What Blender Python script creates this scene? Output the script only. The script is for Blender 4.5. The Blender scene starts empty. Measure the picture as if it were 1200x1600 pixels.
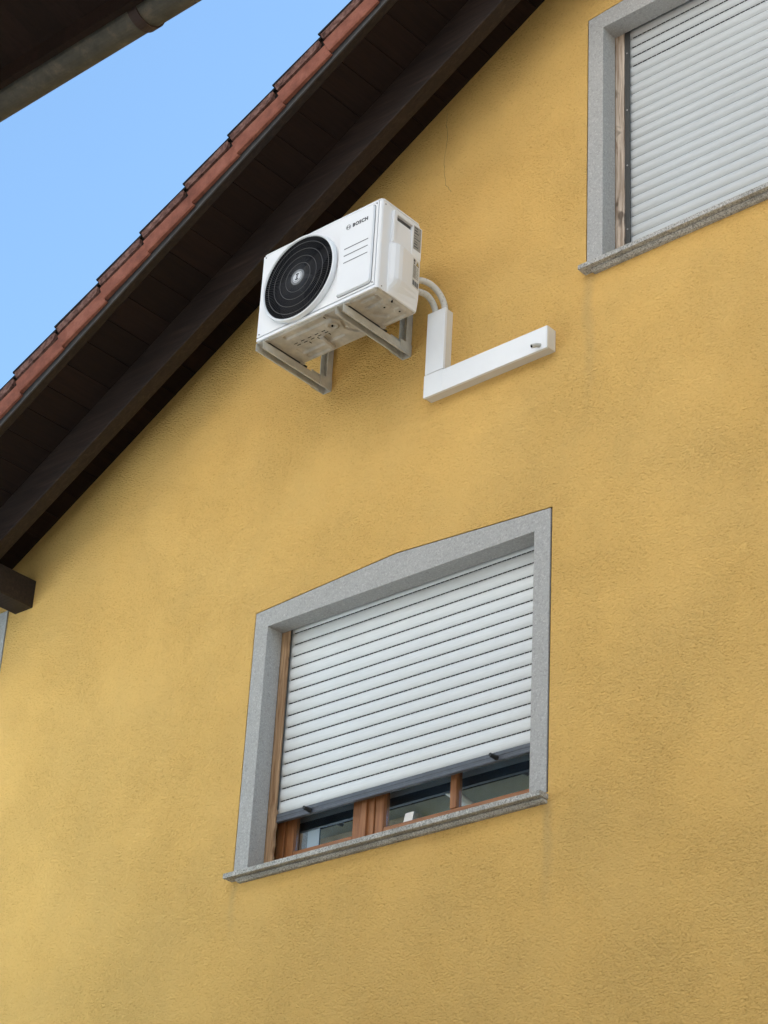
import bpy, bmesh, math, random
from mathutils import Vector, Matrix
random.seed(7)
C = bpy.context.scene
COL = C.collection
R = math.radians

# ------------------------------------------------------------------ camera
yaw, pitch, roll = -0.7482764253461184, 0.5065917440606057, 0.05850094511712688
cy, sy, cp, sp = math.cos(yaw), math.sin(yaw), math.cos(pitch), math.sin(pitch)
fw = Vector((sy*cp, cy*cp, sp)); rt = Vector((cy, -sy, 0)); up = rt.cross(fw)
cr, sr = math.cos(roll), math.sin(roll)
r2 = cr*rt + sr*up; u2 = -sr*rt + cr*up
cam = bpy.data.objects.new('camera', bpy.data.cameras.new('camera'))
COL.objects.link(cam)
m = Matrix((r2, u2, -fw)).transposed().to_4x4(); m.translation = Vector((0, -6.8, 0))
cam.matrix_world = m
cam.data.sensor_fit = 'VERTICAL'; cam.data.sensor_height = 36
cam.data.lens = 36*3432.9/1600
cam.data.clip_start = 0.1; cam.data.clip_end = 3000
C.camera = cam

# ------------------------------------------------------------------ light
SUN_EL, SUN_AZ = R(50), R(37)          # azimuth clockwise from +Y (behind the gable)
w = bpy.data.worlds.new('World'); C.world = w; w.use_nodes = True
nt = w.node_tree; nt.nodes.clear()
sky = nt.nodes.new('ShaderNodeTexSky'); sky.sky_type = 'NISHITA'; sky.sun_disc = False
sky.sun_elevation = SUN_EL; sky.sun_rotation = SUN_AZ
sky.air_density = 1.0; sky.dust_density = 0.4; sky.ozone_density = 0.6
bg = nt.nodes.new('ShaderNodeBackground'); bg.inputs[1].default_value = 0.05
wo = nt.nodes.new('ShaderNodeOutputWorld')
wb = nt.nodes.new('ShaderNodeMix'); wb.data_type = 'RGBA'; wb.blend_type = 'MULTIPLY'; wb.inputs[0].default_value = 1
wb.inputs[7].default_value = (.84, .99, 1, 1)          # camera white balance on the sky
nt.links.new(sky.outputs[0], wb.inputs[6]); nt.links.new(wb.outputs[2], bg.inputs[0]); nt.links.new(bg.outputs[0], wo.inputs[0])
sd = bpy.data.lights.new('sun', 'SUN'); sd.energy = 5.0; sd.angle = R(0.53); sd.color = (1, .95, .88)
sun = bpy.data.objects.new('sun', sd); COL.objects.link(sun)
sdir = Vector((math.sin(SUN_AZ)*math.cos(SUN_EL), math.cos(SUN_AZ)*math.cos(SUN_EL), math.sin(SUN_EL)))
sun.rotation_euler = sdir.to_track_quat('Z', 'Y').to_euler(); sun.location = (6, 10, 20)
C.view_settings.view_transform = 'Standard'; C.view_settings.look = 'None'
C.view_settings.exposure = 2.62; C.view_settings.gamma = 1
C.render.resolution_x = 768; C.render.resolution_y = 1024

# ------------------------------------------------------------------ materials
class NB:
    def __init__(s, name, rough=.8, spec=.3, metal=0):
        s.m = bpy.data.materials.new(name); s.m.use_nodes = True
        s.t = s.m.node_tree; s.b = s.t.nodes['Principled BSDF']
        s.b.inputs['Roughness'].default_value = rough
        s.b.inputs['Specular IOR Level'].default_value = spec
        s.b.inputs['Metallic'].default_value = metal
        s.co = s.t.nodes.new('ShaderNodeTexCoord').outputs['Object']
    def n(s, ty, **k):
        n = s.t.nodes.new(ty)
        for a, b in k.items(): setattr(n, a, b)
        return n
    def link(s, a, b): s.t.links.new(a, b)
    def mapping(s, scale=(1,1,1), rot=(0,0,0), loc=(0,0,0)):
        n = s.n('ShaderNodeMapping'); s.link(s.co, n.inputs[0])
        n.inputs['Scale'].default_value = scale; n.inputs['Rotation'].default_value = rot; n.inputs['Location'].default_value = loc
        return n.outputs[0]
    def noise(s, scale, detail=3, rough=.5, dist=0, vec=None):
        n = s.n('ShaderNodeTexNoise'); s.link(vec or s.co, n.inputs['Vector'])
        n.inputs['Scale'].default_value = scale; n.inputs['Detail'].default_value = detail
        n.inputs['Roughness'].default_value = rough; n.inputs['Distortion'].default_value = dist
        return n.outputs[0]
    def ramp(s, fac, stops):
        n = s.n('ShaderNodeValToRGB'); s.link(fac, n.inputs[0]); e = n.color_ramp.elements
        while len(e) < len(stops): e.new(.5)
        for i, (p, c) in enumerate(stops):
            e[i].position = p; e[i].color = (*c, 1) if not isinstance(c, (int, float)) else (c, c, c, 1)
        return n.outputs[0]
    def mix(s, fac, a, b, mode='MIX'):
        n = s.n('ShaderNodeMix', data_type='RGBA', blend_type=mode)
        for v, i in ((fac, 0), (a, 6), (b, 7)):
            if isinstance(v, (int, float)): n.inputs[i].default_value = v
            elif isinstance(v, tuple): n.inputs[i].default_value = (*v, 1)
            else: s.link(v, n.inputs[i])
        return n.outputs[2]
    def math(s, op, a, b=0.0):
        n = s.n('ShaderNodeMath', operation=op)
        for v, i in ((a, 0), (b, 1)):
            if isinstance(v, (int, float)): n.inputs[i].default_value = v
            else: s.link(v, n.inputs[i])
        return n.outputs[0]
    def sep(s, vec=None):
        n = s.n('ShaderNodeSeparateXYZ'); s.link(vec or s.co, n.inputs[0]); return n.outputs
    def color(s, c):
        if isinstance(c, tuple): s.b.inputs['Base Color'].default_value = (*c, 1)
        else: s.link(c, s.b.inputs['Base Color'])
    def bump(s, h, dist, strength=1.0):
        n = s.n('ShaderNodeBump'); n.inputs['Strength'].default_value = strength
        n.inputs['Distance'].default_value = dist; s.link(h, n.inputs['Height'])
        s.link(n.outputs[0], s.b.inputs['Normal'])

def plaster_yellow():
    k = NB('yellow_plaster', .95, .1)
    big = k.noise(.9, 4, .55)
    base = k.ramp(big, [(.3, (.755, .465, .145)), (.5, (.77, .478, .151)), (.72, (.785, .492, .158))])
    mid = k.noise(5, 4, .6, .6)
    base = k.mix(k.ramp(mid, [(.35, .0), (.62, .25)]), base, (.72, .455, .145))
    # rain streaks: long in z
    st = k.noise(3.0, 4, .6, .3, k.mapping((3.2, 1, .35)))
    base = k.mix(k.ramp(st, [(.5, 0), (.75, .2)]), base, (.70, .44, .145))
    # dirt runs that hang below the ends of the two window sills
    x, y, z = k.sep()
    def smooth(v, a, b):
        n = k.n('ShaderNodeMapRange', interpolation_type='SMOOTHSTEP'); k.link(v, n.inputs[0])
        n.inputs[1].default_value = a; n.inputs[2].default_value = b; return n.outputs[0]
    run = None
    wig = k.math('MULTIPLY', k.math('SUBTRACT', k.noise(4, 3), .5), .07)
    for (x0, ztop, ln, wd, amt) in ((-5.285, 3.42, .65, .045, .34), (-7.13, 3.41, .35, .04, .28), (-5.09, 6.01, 1.0, .05, .30), (-6.0, 3.41, .2, .3, .12)):
        dx = k.math('ABSOLUTE', k.math('SUBTRACT', k.math('ADD', x, wig), x0))
        f = k.math('MULTIPLY', smooth(dx, wd, 0), smooth(z, ztop-ln, ztop))
        f = k.math('MULTIPLY', f, amt)
        f = k.math('MULTIPLY', f, smooth(z, ztop+.03, ztop))
        run = f if run is None else k.math('ADD', run, f)
    base = k.mix(run, base, (.34, .26, .15))
    # roughcast grain: crinkled, slightly slanting grains, stronger in some patches
    vv = k.mapping((.8, 1, 1.25), (0, R(-18), 0))
    g1 = k.noise(92, 2.5, .55, .6, vv)
    g2 = k.noise(26, 3, .5, .5)
    patch = k.ramp(k.noise(1.6, 4, .65), [(.38, .55), (.62, 1.0)])
    h = k.math('MULTIPLY', k.math('SUBTRACT', g1, .5), patch)
    h = k.math('ADD', h, k.math('MULTIPLY', g2, .3))
    pitc = k.mix(k.ramp(g1, [(.30, 0), (.46, 1.0)]), (.80, .75, .66), (1.0, 1.0, 1.0))
    base = k.mix(patch, base, k.mix(1.0, base, pitc, 'MULTIPLY'))
    gn = k.ramp(k.noise(1.9, 5, .65), [(.40, 0), (.66, .4)])
    base = k.mix(gn, base, (.71, .465, .165))
    k.color(base); k.bump(h, .018, 1.0)
    return k.m
def plaster_grey(name='grey_plaster', c=(.42, .415, .40)):
    k = NB(name, .95, .15)
    n = k.noise(60, 4, .6, .3)
    n2 = k.noise(3, 3)
    col = k.mix(k.ramp(n2, [(.3, 0), (.7, .5)]), c, tuple(v*.9 for v in c))
    col = k.mix(k.ramp(k.noise(75, 4, .7, .8), [(.50, 0), (.66, .5)]), col, tuple(v*.55 for v in c))
    col = k.mix(k.ramp(k.noise(130, 3, .6), [(.54, 0), (.66, .5)]), col, tuple(min(1, v*1.5) for v in c))
    k.color(col); k.bump(n, .004, .8); return k.m
def granite():
    k = NB('speckled_granite', .8, .3)
    v = k.n('ShaderNodeTexVoronoi'); k.link(k.mapping((1, 1, 1.0)), v.inputs['Vector']); v.inputs['Scale'].default_value = 120
    n = k.noise(130, 4, .7, .4)
    c = k.ramp(n, [(.34, (.14, .14, .13)), (.5, (.44, .43, .40)), (.66, (.68, .67, .63))])
    c = k.mix(k.ramp(k.noise(7, 4, .7), [(.42, 0), (.7, .45)]), c, (.15, .145, .12))
    k.color(c); k.bump(n, .003, .6); return k.m
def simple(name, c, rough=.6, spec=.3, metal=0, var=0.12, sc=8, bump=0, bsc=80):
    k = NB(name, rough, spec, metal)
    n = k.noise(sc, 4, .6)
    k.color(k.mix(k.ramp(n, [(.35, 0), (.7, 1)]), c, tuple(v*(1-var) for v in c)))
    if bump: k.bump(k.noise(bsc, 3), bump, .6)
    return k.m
def wood(name, c1, c2, along='Z', rough=.75, knots=False, spec=.25):
    k = NB(name, rough, spec)
    sc = {'X': (.06, 1, 1), 'Y': (1, .06, 1), 'Z': (1, 1, .06)}[along]
    v = k.mapping(sc)
    g = k.noise(75, 4, .65, .7, v)
    col = k.ramp(g, [(.32, c1), (.68, c2)])
    if knots:
        kn = k.noise(14, 2, .5, .4, k.mapping((1, 1, .6)))
        col = k.mix(k.ramp(kn, [(.63, 0), (.72, .8)]), col, tuple(a*.35 for a in c1))
    k.color(col); k.bump(g, .002, .5); return k.m
RAKE = R(29.7); TN, CS, SN = math.tan(RAKE), math.cos(RAKE), math.sin(RAKE)
def soffit_wood():
    k = NB('dark_stained_boards', .85, .15)
    x, y, z = k.sep()
    idx = k.math('FLOOR', k.math('DIVIDE', x, .147))
    wn = k.n('ShaderNodeTexWhiteNoise', noise_dimensions='1D'); k.link(idx, wn.inputs['W'])
    g = k.noise(70, 4, .6, .5, k.mapping((1, .06, 1)))
    c = k.ramp(wn.outputs[0], [(0, (.017, .009, .006)), (1, (.024, .012, .008))])
    c = k.mix(k.ramp(g, [(.3, 0), (.7, .5)]), c, (.007, .005, .004))
    k.color(c); k.bump(g, .002, .4); return k.m
def beam_wood():
    k = NB('dark_beam_wood', .55, .35)
    g = k.noise(50, 5, .7, .5, k.mapping((.05, 1, 1)))
    c = k.ramp(g, [(.3, (.009, .006, .005)), (.52, (.020, .012, .009)), (.78, (.046, .028, .021))])
    k.color(c); k.bump(g, .003, .5); return k.m
def terracotta():
    k = NB('terracotta', .85, .2)
    n = k.noise(9, 5, .7); n2 = k.noise(60, 4, .6)
    c = k.ramp(n, [(.3, (.15, .052, .035)), (.5, (.24, .085, .055)), (.7, (.32, .125, .085))])
    c = k.mix(k.ramp(n2, [(.5, 0), (.72, .4)]), c, (.16, .07, .05))
    k.color(c); k.bump(n2, .002, .5); return k.m
def lichen():
    k = NB('weathered_tile_top', .95, .1)
    n = k.noise(22, 5, .75, .4)
    c = k.ramp(n, [(.32, (.045, .026, .021)), (.48, (.14, .072, .058)), (.70, (.28, .165, .135))])
    k.color(c); k.bump(n, .004, .7); return k.m
def shutter_mat(name='pale_grey_aluminium_slats', f=1.0):
    k = NB(name, .42, .4)
    g = k.noise(60, 4, .7, .2, k.mapping((.12, 1, 4)))
    d = k.noise(2.2, 4, .6)
    c = k.ramp(g, [(.3, (.66, .69, .70)), (.7, (.77, .80, .81))])
    c = k.mix(k.ramp(d, [(.4, 0), (.75, .35)]), c, (.64, .66, .66))
    if f != 1: c = k.mix(1.0, c, (f, f*1.01, f*1.02), 'MULTIPLY')  # dimming factor puts eave shade into the upper slats' colour
    k.color(c); k.bump(g, .0006, .4); return k.m
def pipe_mat():
    k = NB('white_pipe_insulation', .8, .2)
    n = k.noise(60, 3, .6)
    c = k.mix(k.ramp(n, [(.56, 0), (.64, .6)]), (.62, .61, .57), (.36, .34, .29))
    k.color(c); k.bump(k.noise(90, 3), .002, .5); return k.m
def gutter_mat():
    k = NB('weathered_zinc', .65, .35, .0)
    n = k.noise(12, 5, .7, .3)
    c = k.ramp(n, [(.3, (.045, .042, .034)), (.55, (.08, .073, .055)), (.75, (.15, .12, .085))])
    k.color(c); k.bump(k.noise(40, 3), .001, .4); return k.m
def glass():
    k = NB('window_glass', .0, .5)
    k.b.inputs['Transmission Weight'].default_value = 1.0
    k.b.inputs['IOR'].default_value = 1.5
    k.b.inputs['Base Color'].default_value = (.90, .95, .97, 1)
    gl = k.n('ShaderNodeBsdfGlossy'); gl.inputs['Roughness'].default_value = .0; gl.inputs['Color'].default_value = (.74, .88, 1, 1)
    mx = k.n('ShaderNodeMixShader'); mx.inputs[0].default_value = .68     # heat-reflecting coating
    out = k.t.nodes['Material Output']
    k.link(k.b.outputs[0], mx.inputs[1]); k.link(gl.outputs[0], mx.inputs[2]); k.link(mx.outputs[0], out.inputs[0])
    return k.m
def ground_mat():
    k = NB('concrete_paving', .9, .2)
    n = k.noise(.5, 5, .7); n2 = k.noise(30, 3)
    c = k.ramp(n, [(.3, (.11, .108, .10)), (.7, (.15, .147, .135))])
    c = k.mix(k.ramp(n2, [(.4, 0), (.7, .3)]), c, (.10, .098, .092))
    k.color(c); k.bump(n2, .004, .5); return k.m

M = dict(
 wall=plaster_yellow(), grey=plaster_grey(), granite=granite(),
 shutter=shutter_mat(), shutter_shaded=shutter_mat('eave_shaded_aluminium_slats', .76), dark=simple('black_void', (.006, .006, .006), .9, .05),
 joint=simple('brown_joint_sealant', (.05, .032, .018), .9, .1),
 bar=simple('dark_grey_end_bar', (.105, .12, .145), .45, .4, var=.2, sc=25),
 rubber=simple('black_rubber', (.03, .033, .034), .6, .3),
 rail=simple('dark_guide_rail', (.05, .052, .05), .5, .4),
 screw=simple('steel_screw', (.4, .4, .4), .4, .5),
 woodframe=wood('varnished_window_wood', (.22, .088, .034), (.36, .16, .065), 'Z', .45, False, .4),
 woodframeh=wood('varnished_window_rail', (.22, .088, .034), (.36, .16, .065), 'X', .45, False, .4),
 oldwood=wood('worn_brown_batten', (.24, .135, .070), (.54, .36, .215), 'Z', .8, True),
 greywood=wood('bleached_batten', (.24, .16, .11), (.74, .64, .53), 'Z', .85, True),
 glass=glass(), soffit=soffit_wood(), beam=beam_wood(), tile=terracotta(), lichen=lichen(),
 fascia=simple('charcoal_sheet_fascia', (.060, .061, .063), .5, .35, var=.3, sc=14),
 acwhite=simple('white_enamel', (.82, .835, .85), .35, .45, var=.03, sc=3),
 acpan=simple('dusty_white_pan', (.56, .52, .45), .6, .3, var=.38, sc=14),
 acdark=simple('black_plastic', (.006, .006, .007), .6, .2),
 blade=simple('dark_fan_blade', (.004, .004, .008), .5, .25),
 wire=simple('grey_grille_wire', (.026, .026, .030), .45, .4),
 hub=simple('grey_hub_ring', (.20, .21, .22), .4, .4),
 hubd=simple('pale_hub_disc', (.66, .69, .72), .3, .5),
 ink=simple('dark_print', (.075, .08, .09), .6, .2),
 inkg=simple('grey_print', (.16, .17, .18), .6, .2),
 label=simple('grey_sticker', (.36, .35, .32), .5, .3, var=.25, sc=60),
 labelw=simple('white_sticker', (.68, .67, .63), .5, .3),
 yel=simple('yellow_sticker', (.55, .40, .10), .5, .3),
 brk=simple('galvanised_bracket', (.58, .56, .50), .5, .4, var=.25, sc=18),
 duct=simple('white_duct_plastic', (.83, .85, .87), .4, .4, var=.05, sc=4),
 ductside=simple('ivory_duct_base', (.72, .68, .60), .5, .3, var=.08, sc=6),
 pipe=pipe_mat(), gutter=gutter_mat(), band=simple('brown_gutter_band', (.045, .026, .02), .6, .3),
 nbwall=simple('pale_blue_render', (.66, .80, .92), .9, .1, bump=.003),
 white=simple('white_window_paint', (.75, .76, .77), .4, .4), pale_sheet=simple('white_paper', (.8, .8, .78), .9, .1),
 ground=ground_mat(), roomwall=simple('room_wall', (.10, .09, .08), .9, .1),
)

# ------------------------------------------------------------------ mesh helpers
def obj(name, bm, mat, parent=None, smooth=False, bevel=0, mats=None, segs=2):
    me = bpy.data.meshes.new(name); bmesh.ops.recalc_face_normals(bm, faces=bm.faces) if not getattr(bm, 'keep', False) else None
    bm.to_mesh(me); bm.free()
    for mm in (mats or [mat]): me.materials.append(mm)
    o = bpy.data.objects.new(name, me); COL.objects.link(o)
    if parent is not None: o.parent = parent
    if smooth:
        for p in me.polygons: p.use_smooth = True
    if bevel:
        b = o.modifiers.new('bevel', 'BEVEL'); b.width = bevel; b.segments = segs; b.limit_method = 'ANGLE'; b.angle_limit = R(35)
    return o
def box(bm, x0, x1, y0, y1, z0, z1, mi=0):
    v = [bm.verts.new((x, y, z)) for z in (z0, z1) for y in (y0, y1) for x in (x0, x1)]
    for f in ((0,2,3,1), (4,5,7,6), (0,1,5,4), (2,6,7,3), (0,4,6,2), (1,3,7,5)):
        bm.faces.new([v[i] for i in f]).material_index = mi
    return v
def B(*a): 
    bm = bmesh.new(); box(bm, *a); return bm
def prism(bm, prof, plane, a, b, mi=0):
    """extrude closed 2-D profile between a and b; plane 'xz' extrudes on y, 'yz' on x, 'xy' on z"""
    def P(p, t):
        return {'xz': (p[0], t, p[1]), 'yz': (t, p[0], p[1]), 'xy': (p[0], p[1], t)}[plane]
    A = [bm.verts.new(P(p, a)) for p in prof]; Bv = [bm.verts.new(P(p, b)) for p in prof]
    n = len(prof)
    for i in range(n):
        bm.faces.new((A[i], A[(i+1) % n], Bv[(i+1) % n], Bv[i])).material_index = mi
    bm.faces.new(A[::-1]).material_index = mi; bm.faces.new(Bv).material_index = mi
def rakeprism(bm, prof_yn, s0, s1, mi=0, prof2=None, n0=0):
    """profile in (y, n) swept along the roof slope between s0 and s1; s=0 where x=0"""
    def P(p, s):
        n = p[1]
        return (s*CS - n*SN, p[0], H0 + s*SN + n*CS)
    q = prof2 or prof_yn
    A = [bm.verts.new(P(p, s0)) for p in prof_yn]; Bv = [bm.verts.new(P(p, s1)) for p in q]
    n = len(prof_yn)
    for i in range(n):
        bm.faces.new((A[i], A[(i+1) % n], Bv[(i+1) % n], Bv[i])).material_index = mi
    bm.faces.new(A[::-1]).material_index = mi; bm.faces.new(Bv).material_index = mi
H0 = 10.957
def sheet_holes(bm, outer, holes, y, mi=0):
    """flat sheet in the xz plane with holes"""
    vs = []; es = []
    for loop in [outer]+holes:
        vv = [bm.verts.new((p[0], y, p[1])) for p in loop]; vs.append(vv)
        for i in range(len(vv)): es.append(bm.edges.new((vv[i], vv[(i+1) % len(vv)])))
    r = bmesh.ops.triangle_fill(bm, use_beauty=True, use_dissolve=False, edges=es, normal=(0, -1, 0))
    for f in r['geom']:
        if isinstance(f, bmesh.types.BMFace): f.material_index = mi
    return vs
def slab_holes(bm, outer, holes, y0, y1):
    a = sheet_holes(bm, outer, holes, y0); b = sheet_holes(bm, outer, holes, y1)
    for la, lb in zip(a, b):
        n = len(la)
        for i in range(n): bm.faces.new((la[i], la[(i+1) % n], lb[(i+1) % n], lb[i]))
def tube(bm, pts, rad, seg=14, mi=0, cap=True):
    pts = [Vector(p) for p in pts]; rings = []
    prev = None
    for i, p in enumerate(pts):
        d = (pts[min(i+1, len(pts)-1)]-pts[max(i-1, 0)]).normalized()
        if prev is None:
            a = d.orthogonal().normalized()
        else:
            a = (prev - d*prev.dot(d)).normalized()
        prev = a; b = d.cross(a)
        r = rad[i] if isinstance(rad, (list, tuple)) else rad
        rings.append([bm.verts.new(p + (a*math.cos(t)+b*math.sin(t))*r) for t in [2*math.pi*j/seg for j in range(seg)]])
    for i in range(len(rings)-1):
        for j in range(seg):
            bm.faces.new((rings[i][j], rings[i][(j+1) % seg], rings[i+1][(j+1) % seg], rings[i+1][j])).material_index = mi
    if cap:
        bm.faces.new(rings[0][::-1]).material_index = mi; bm.faces.new(rings[-1]).material_index = mi
def lathe_y(bm, cx, cz, prof, seg=96, closed=False):
    rings = []
    for (r, y) in prof:
        rings.append([bm.verts.new((cx+r*math.cos(2*math.pi*j/seg), y, cz+r*math.sin(2*math.pi*j/seg))) for j in range(seg)])
    n = len(rings)
    for i in range(n if closed else n-1):
        A = rings[i]; Bq = rings[(i+1) % n]
        for j in range(seg): bm.faces.new((A[j], A[(j+1) % seg], Bq[(j+1) % seg], Bq[j]))
def catmull(pts, n=10):
    pts = [Vector(p) for p in pts]; q = [pts[0]*2-pts[1]]+pts+[pts[-1]*2-pts[-2]]; out = []
    for i in range(1, len(q)-2):
        for k in range(n):
            t = k/n
            out.append(.5*((2*q[i])+(q[i+1]-q[i-1])*t+(2*q[i-1]-5*q[i]+4*q[i+1]-q[i+2])*t*t+(-q[i-1]+3*q[i]-3*q[i+1]+q[i+2])*t**3))
    out.append(pts[-1]); return out
def empty(name, loc, label=None, cat=None, group=None):
    o = bpy.data.objects.new(name, None); COL.objects.link(o); o.location = (0, 0, 0)
    o.empty_display_size = .2
    if label: o['label'] = label; o['category'] = cat
    if group: o['group'] = group
    return o
def tag(o, label, cat, group=None):
    o['label'] = label; o['category'] = cat
    if group: o['group'] = group
    return o
def textmesh(s, size, bold=0):
    cu = bpy.data.curves.new('text', 'FONT'); cu.body = s; cu.size = size; cu.offset = bold; cu.align_x = 'LEFT'; cu.space_character = 1.12
    cu.extrude = .0006; cu.resolution_u = 4
    to = bpy.data.objects.new('t', cu); COL.objects.link(to)
    dg = bpy.context.evaluated_depsgraph_get(); me = bpy.data.meshes.new_from_object(to.evaluated_get(dg))
    bpy.data.objects.remove(to); return me

# ================================================================== GROUND
g = bmesh.new()
v = [g.verts.new(p) for p in ((-600, -600, -1.6), (600, -600, -1.6), (600, 600, -1.6), (-600, 600, -1.6))]; g.faces.new(v)
go = obj('ground', g, M['ground']); go['kind'] = 'structure'

# ================================================================== YELLOW HOUSE
house = empty('gable_house', None, 'yellow plastered gable house with dark wooden eaves and orange verge tiles', 'house')
XR, XL, ZB = -3.0, -11.6, -1.6          # ridge x, left eave-wall x
XE = 5.6
def hz(x): return H0 + TN*x if x < XR else H0 + TN*XR - TN*(x-XR)
WIN = {  # outer x0,x1, sill z, spring z, peak rise
 'main': (-7.135, -5.294, 3.47, 4.834, .055),
 'upper': (-5.102, -3.262, 6.06, 7.584, .075),
 'left': (-9.63, -9.168, 3.47, 5.445, .0)}
def pent(x0, x1, z0, z1, rise, e=0):
    xm = (x0+x1)/2
    return [(x0-e, z0), (x1+e, z0), (x1+e, z1+e*.9), (xm, z1+rise+e), (x0-e, z1+e*.9)]
outer = [(XL, ZB), (XE, ZB), (XE, hz(XE)), (XR, hz(XR)), (XL, hz(XL))]
holes = [pent(*WIN[k], e=.008) for k in WIN]
bm = bmesh.new(); slab_holes(bm, outer, holes, 0.0, .30)
obj('wall', bm, M['wall'], house)
# other walls of the house (seen only from elsewhere)
bm = bmesh.new(); box(bm, XL, XL+.3, .303, 9, ZB, hz(XL)); box(bm, XE-.3, XE, .303, 9, ZB, hz(XE)); box(bm, XL+.302, XE-.302, 8.7, 9, ZB, hz(XL))
obj('wall', bm, M['wall'], house)
# hairline crack below the eaves, as a shallow groove line of filler
cr_pts = [(-6.022, 7.455), (-6.026, 7.38), (-6.012, 7.30), (-6.02, 7.22), (-6.03, 7.12), (-6.022, 7.05), (-6.014, 6.98), (-5.985, 6.94), (-5.965, 6.90)]
bm = bmesh.new(); cp_ = []
for i in range(len(cr_pts)-1):
    for t in (0, .33, .66):
        a, b = cr_pts[i], cr_pts[i+1]
        cp_.append((a[0]+(b[0]-a[0])*t+random.uniform(-.004, .004), a[1]+(b[1]-a[1])*t))
for a, b in zip(cp_, cp_[1:]):
    wv = random.uniform(.0009, .0017)
    vs = [bm.verts.new(p) for p in ((a[0]-wv, -.0025, a[1]), (a[0]+wv, -.0025, a[1]), (b[0]+wv, -.0025, b[1]), (b[0]-wv, -.0025, b[1]))]
    bm.faces.new(vs)
obj('hairline_crack', bm, simple('crack_shadow', (.36, .24, .10), .95, .05), house)

# ---- windows
def surround(x0, x1, z0, z1, rise, ins=.090, lin=.092, depth=.1):
    """grey plaster frame standing 4 mm proud, with its reveals"""
    bm = bmesh.new()
    ou = pent(x0, x1, z0, z1, rise)
    inn = [(x0+ins, z0+.002), (x1-ins, z0+.002), (x1-ins, z1-lin), (x0+ins, z1-lin)]
    # build as three butted pieces sharing verts: use polygon ring (U shape)
    ring = [(x0, z0), (x0+ins, z0), (x0+ins, z1-lin), (x1-ins, z1-lin), (x1-ins, z0), (x1, z0), (x1, z1), ((x0+x1)/2, z1+rise), (x0, z1)]
    prism(bm, ring, 'xz', -.004, depth)
    return bm
def shutter(x0, x1, z0, ztop, pitch, y, open_from=0, pitch_open=None):
    """rolling shutter: convex slats, slotted links"""
    bm = bmesh.new(); z = z0; i = 0
    po = pitch_open or pitch
    z_closed = open_from
    while z < ztop:
        opened = z >= z_closed - 1e-6
        ph = po if opened else pitch
        gap = .0042 if opened else .0016
        N = 8; prof = []
        for k in range(N+1):
            t = k/N; zz = z + gap + (ph-gap)*t
            yy = y + .001 - .0105*(1-abs(2*t-1)**2.2)
            prof.append((yy, zz))
        prof.append((y+.004, z+ph-.0004)); prof.append((y+.004, z+gap+.0004))
        prism(bm, prof, 'yz', x0, x1, 0)
        # link strip between the slats; black when closed, gap shade put into its colour
        box(bm, x0+.002, x1-.002, y+.0012, y+.0035, z-.001, z+gap+.001, 0 if opened else 1)
        if opened:
            x = x0+.018+random.uniform(0, .01)
            while x < x1-.03:
                box(bm, x, x+.0245, y-.0020, y+.0010, z+.0004, z+gap-.0001, 1); x += .0285
        z += ph; i += 1
    return bm
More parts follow.
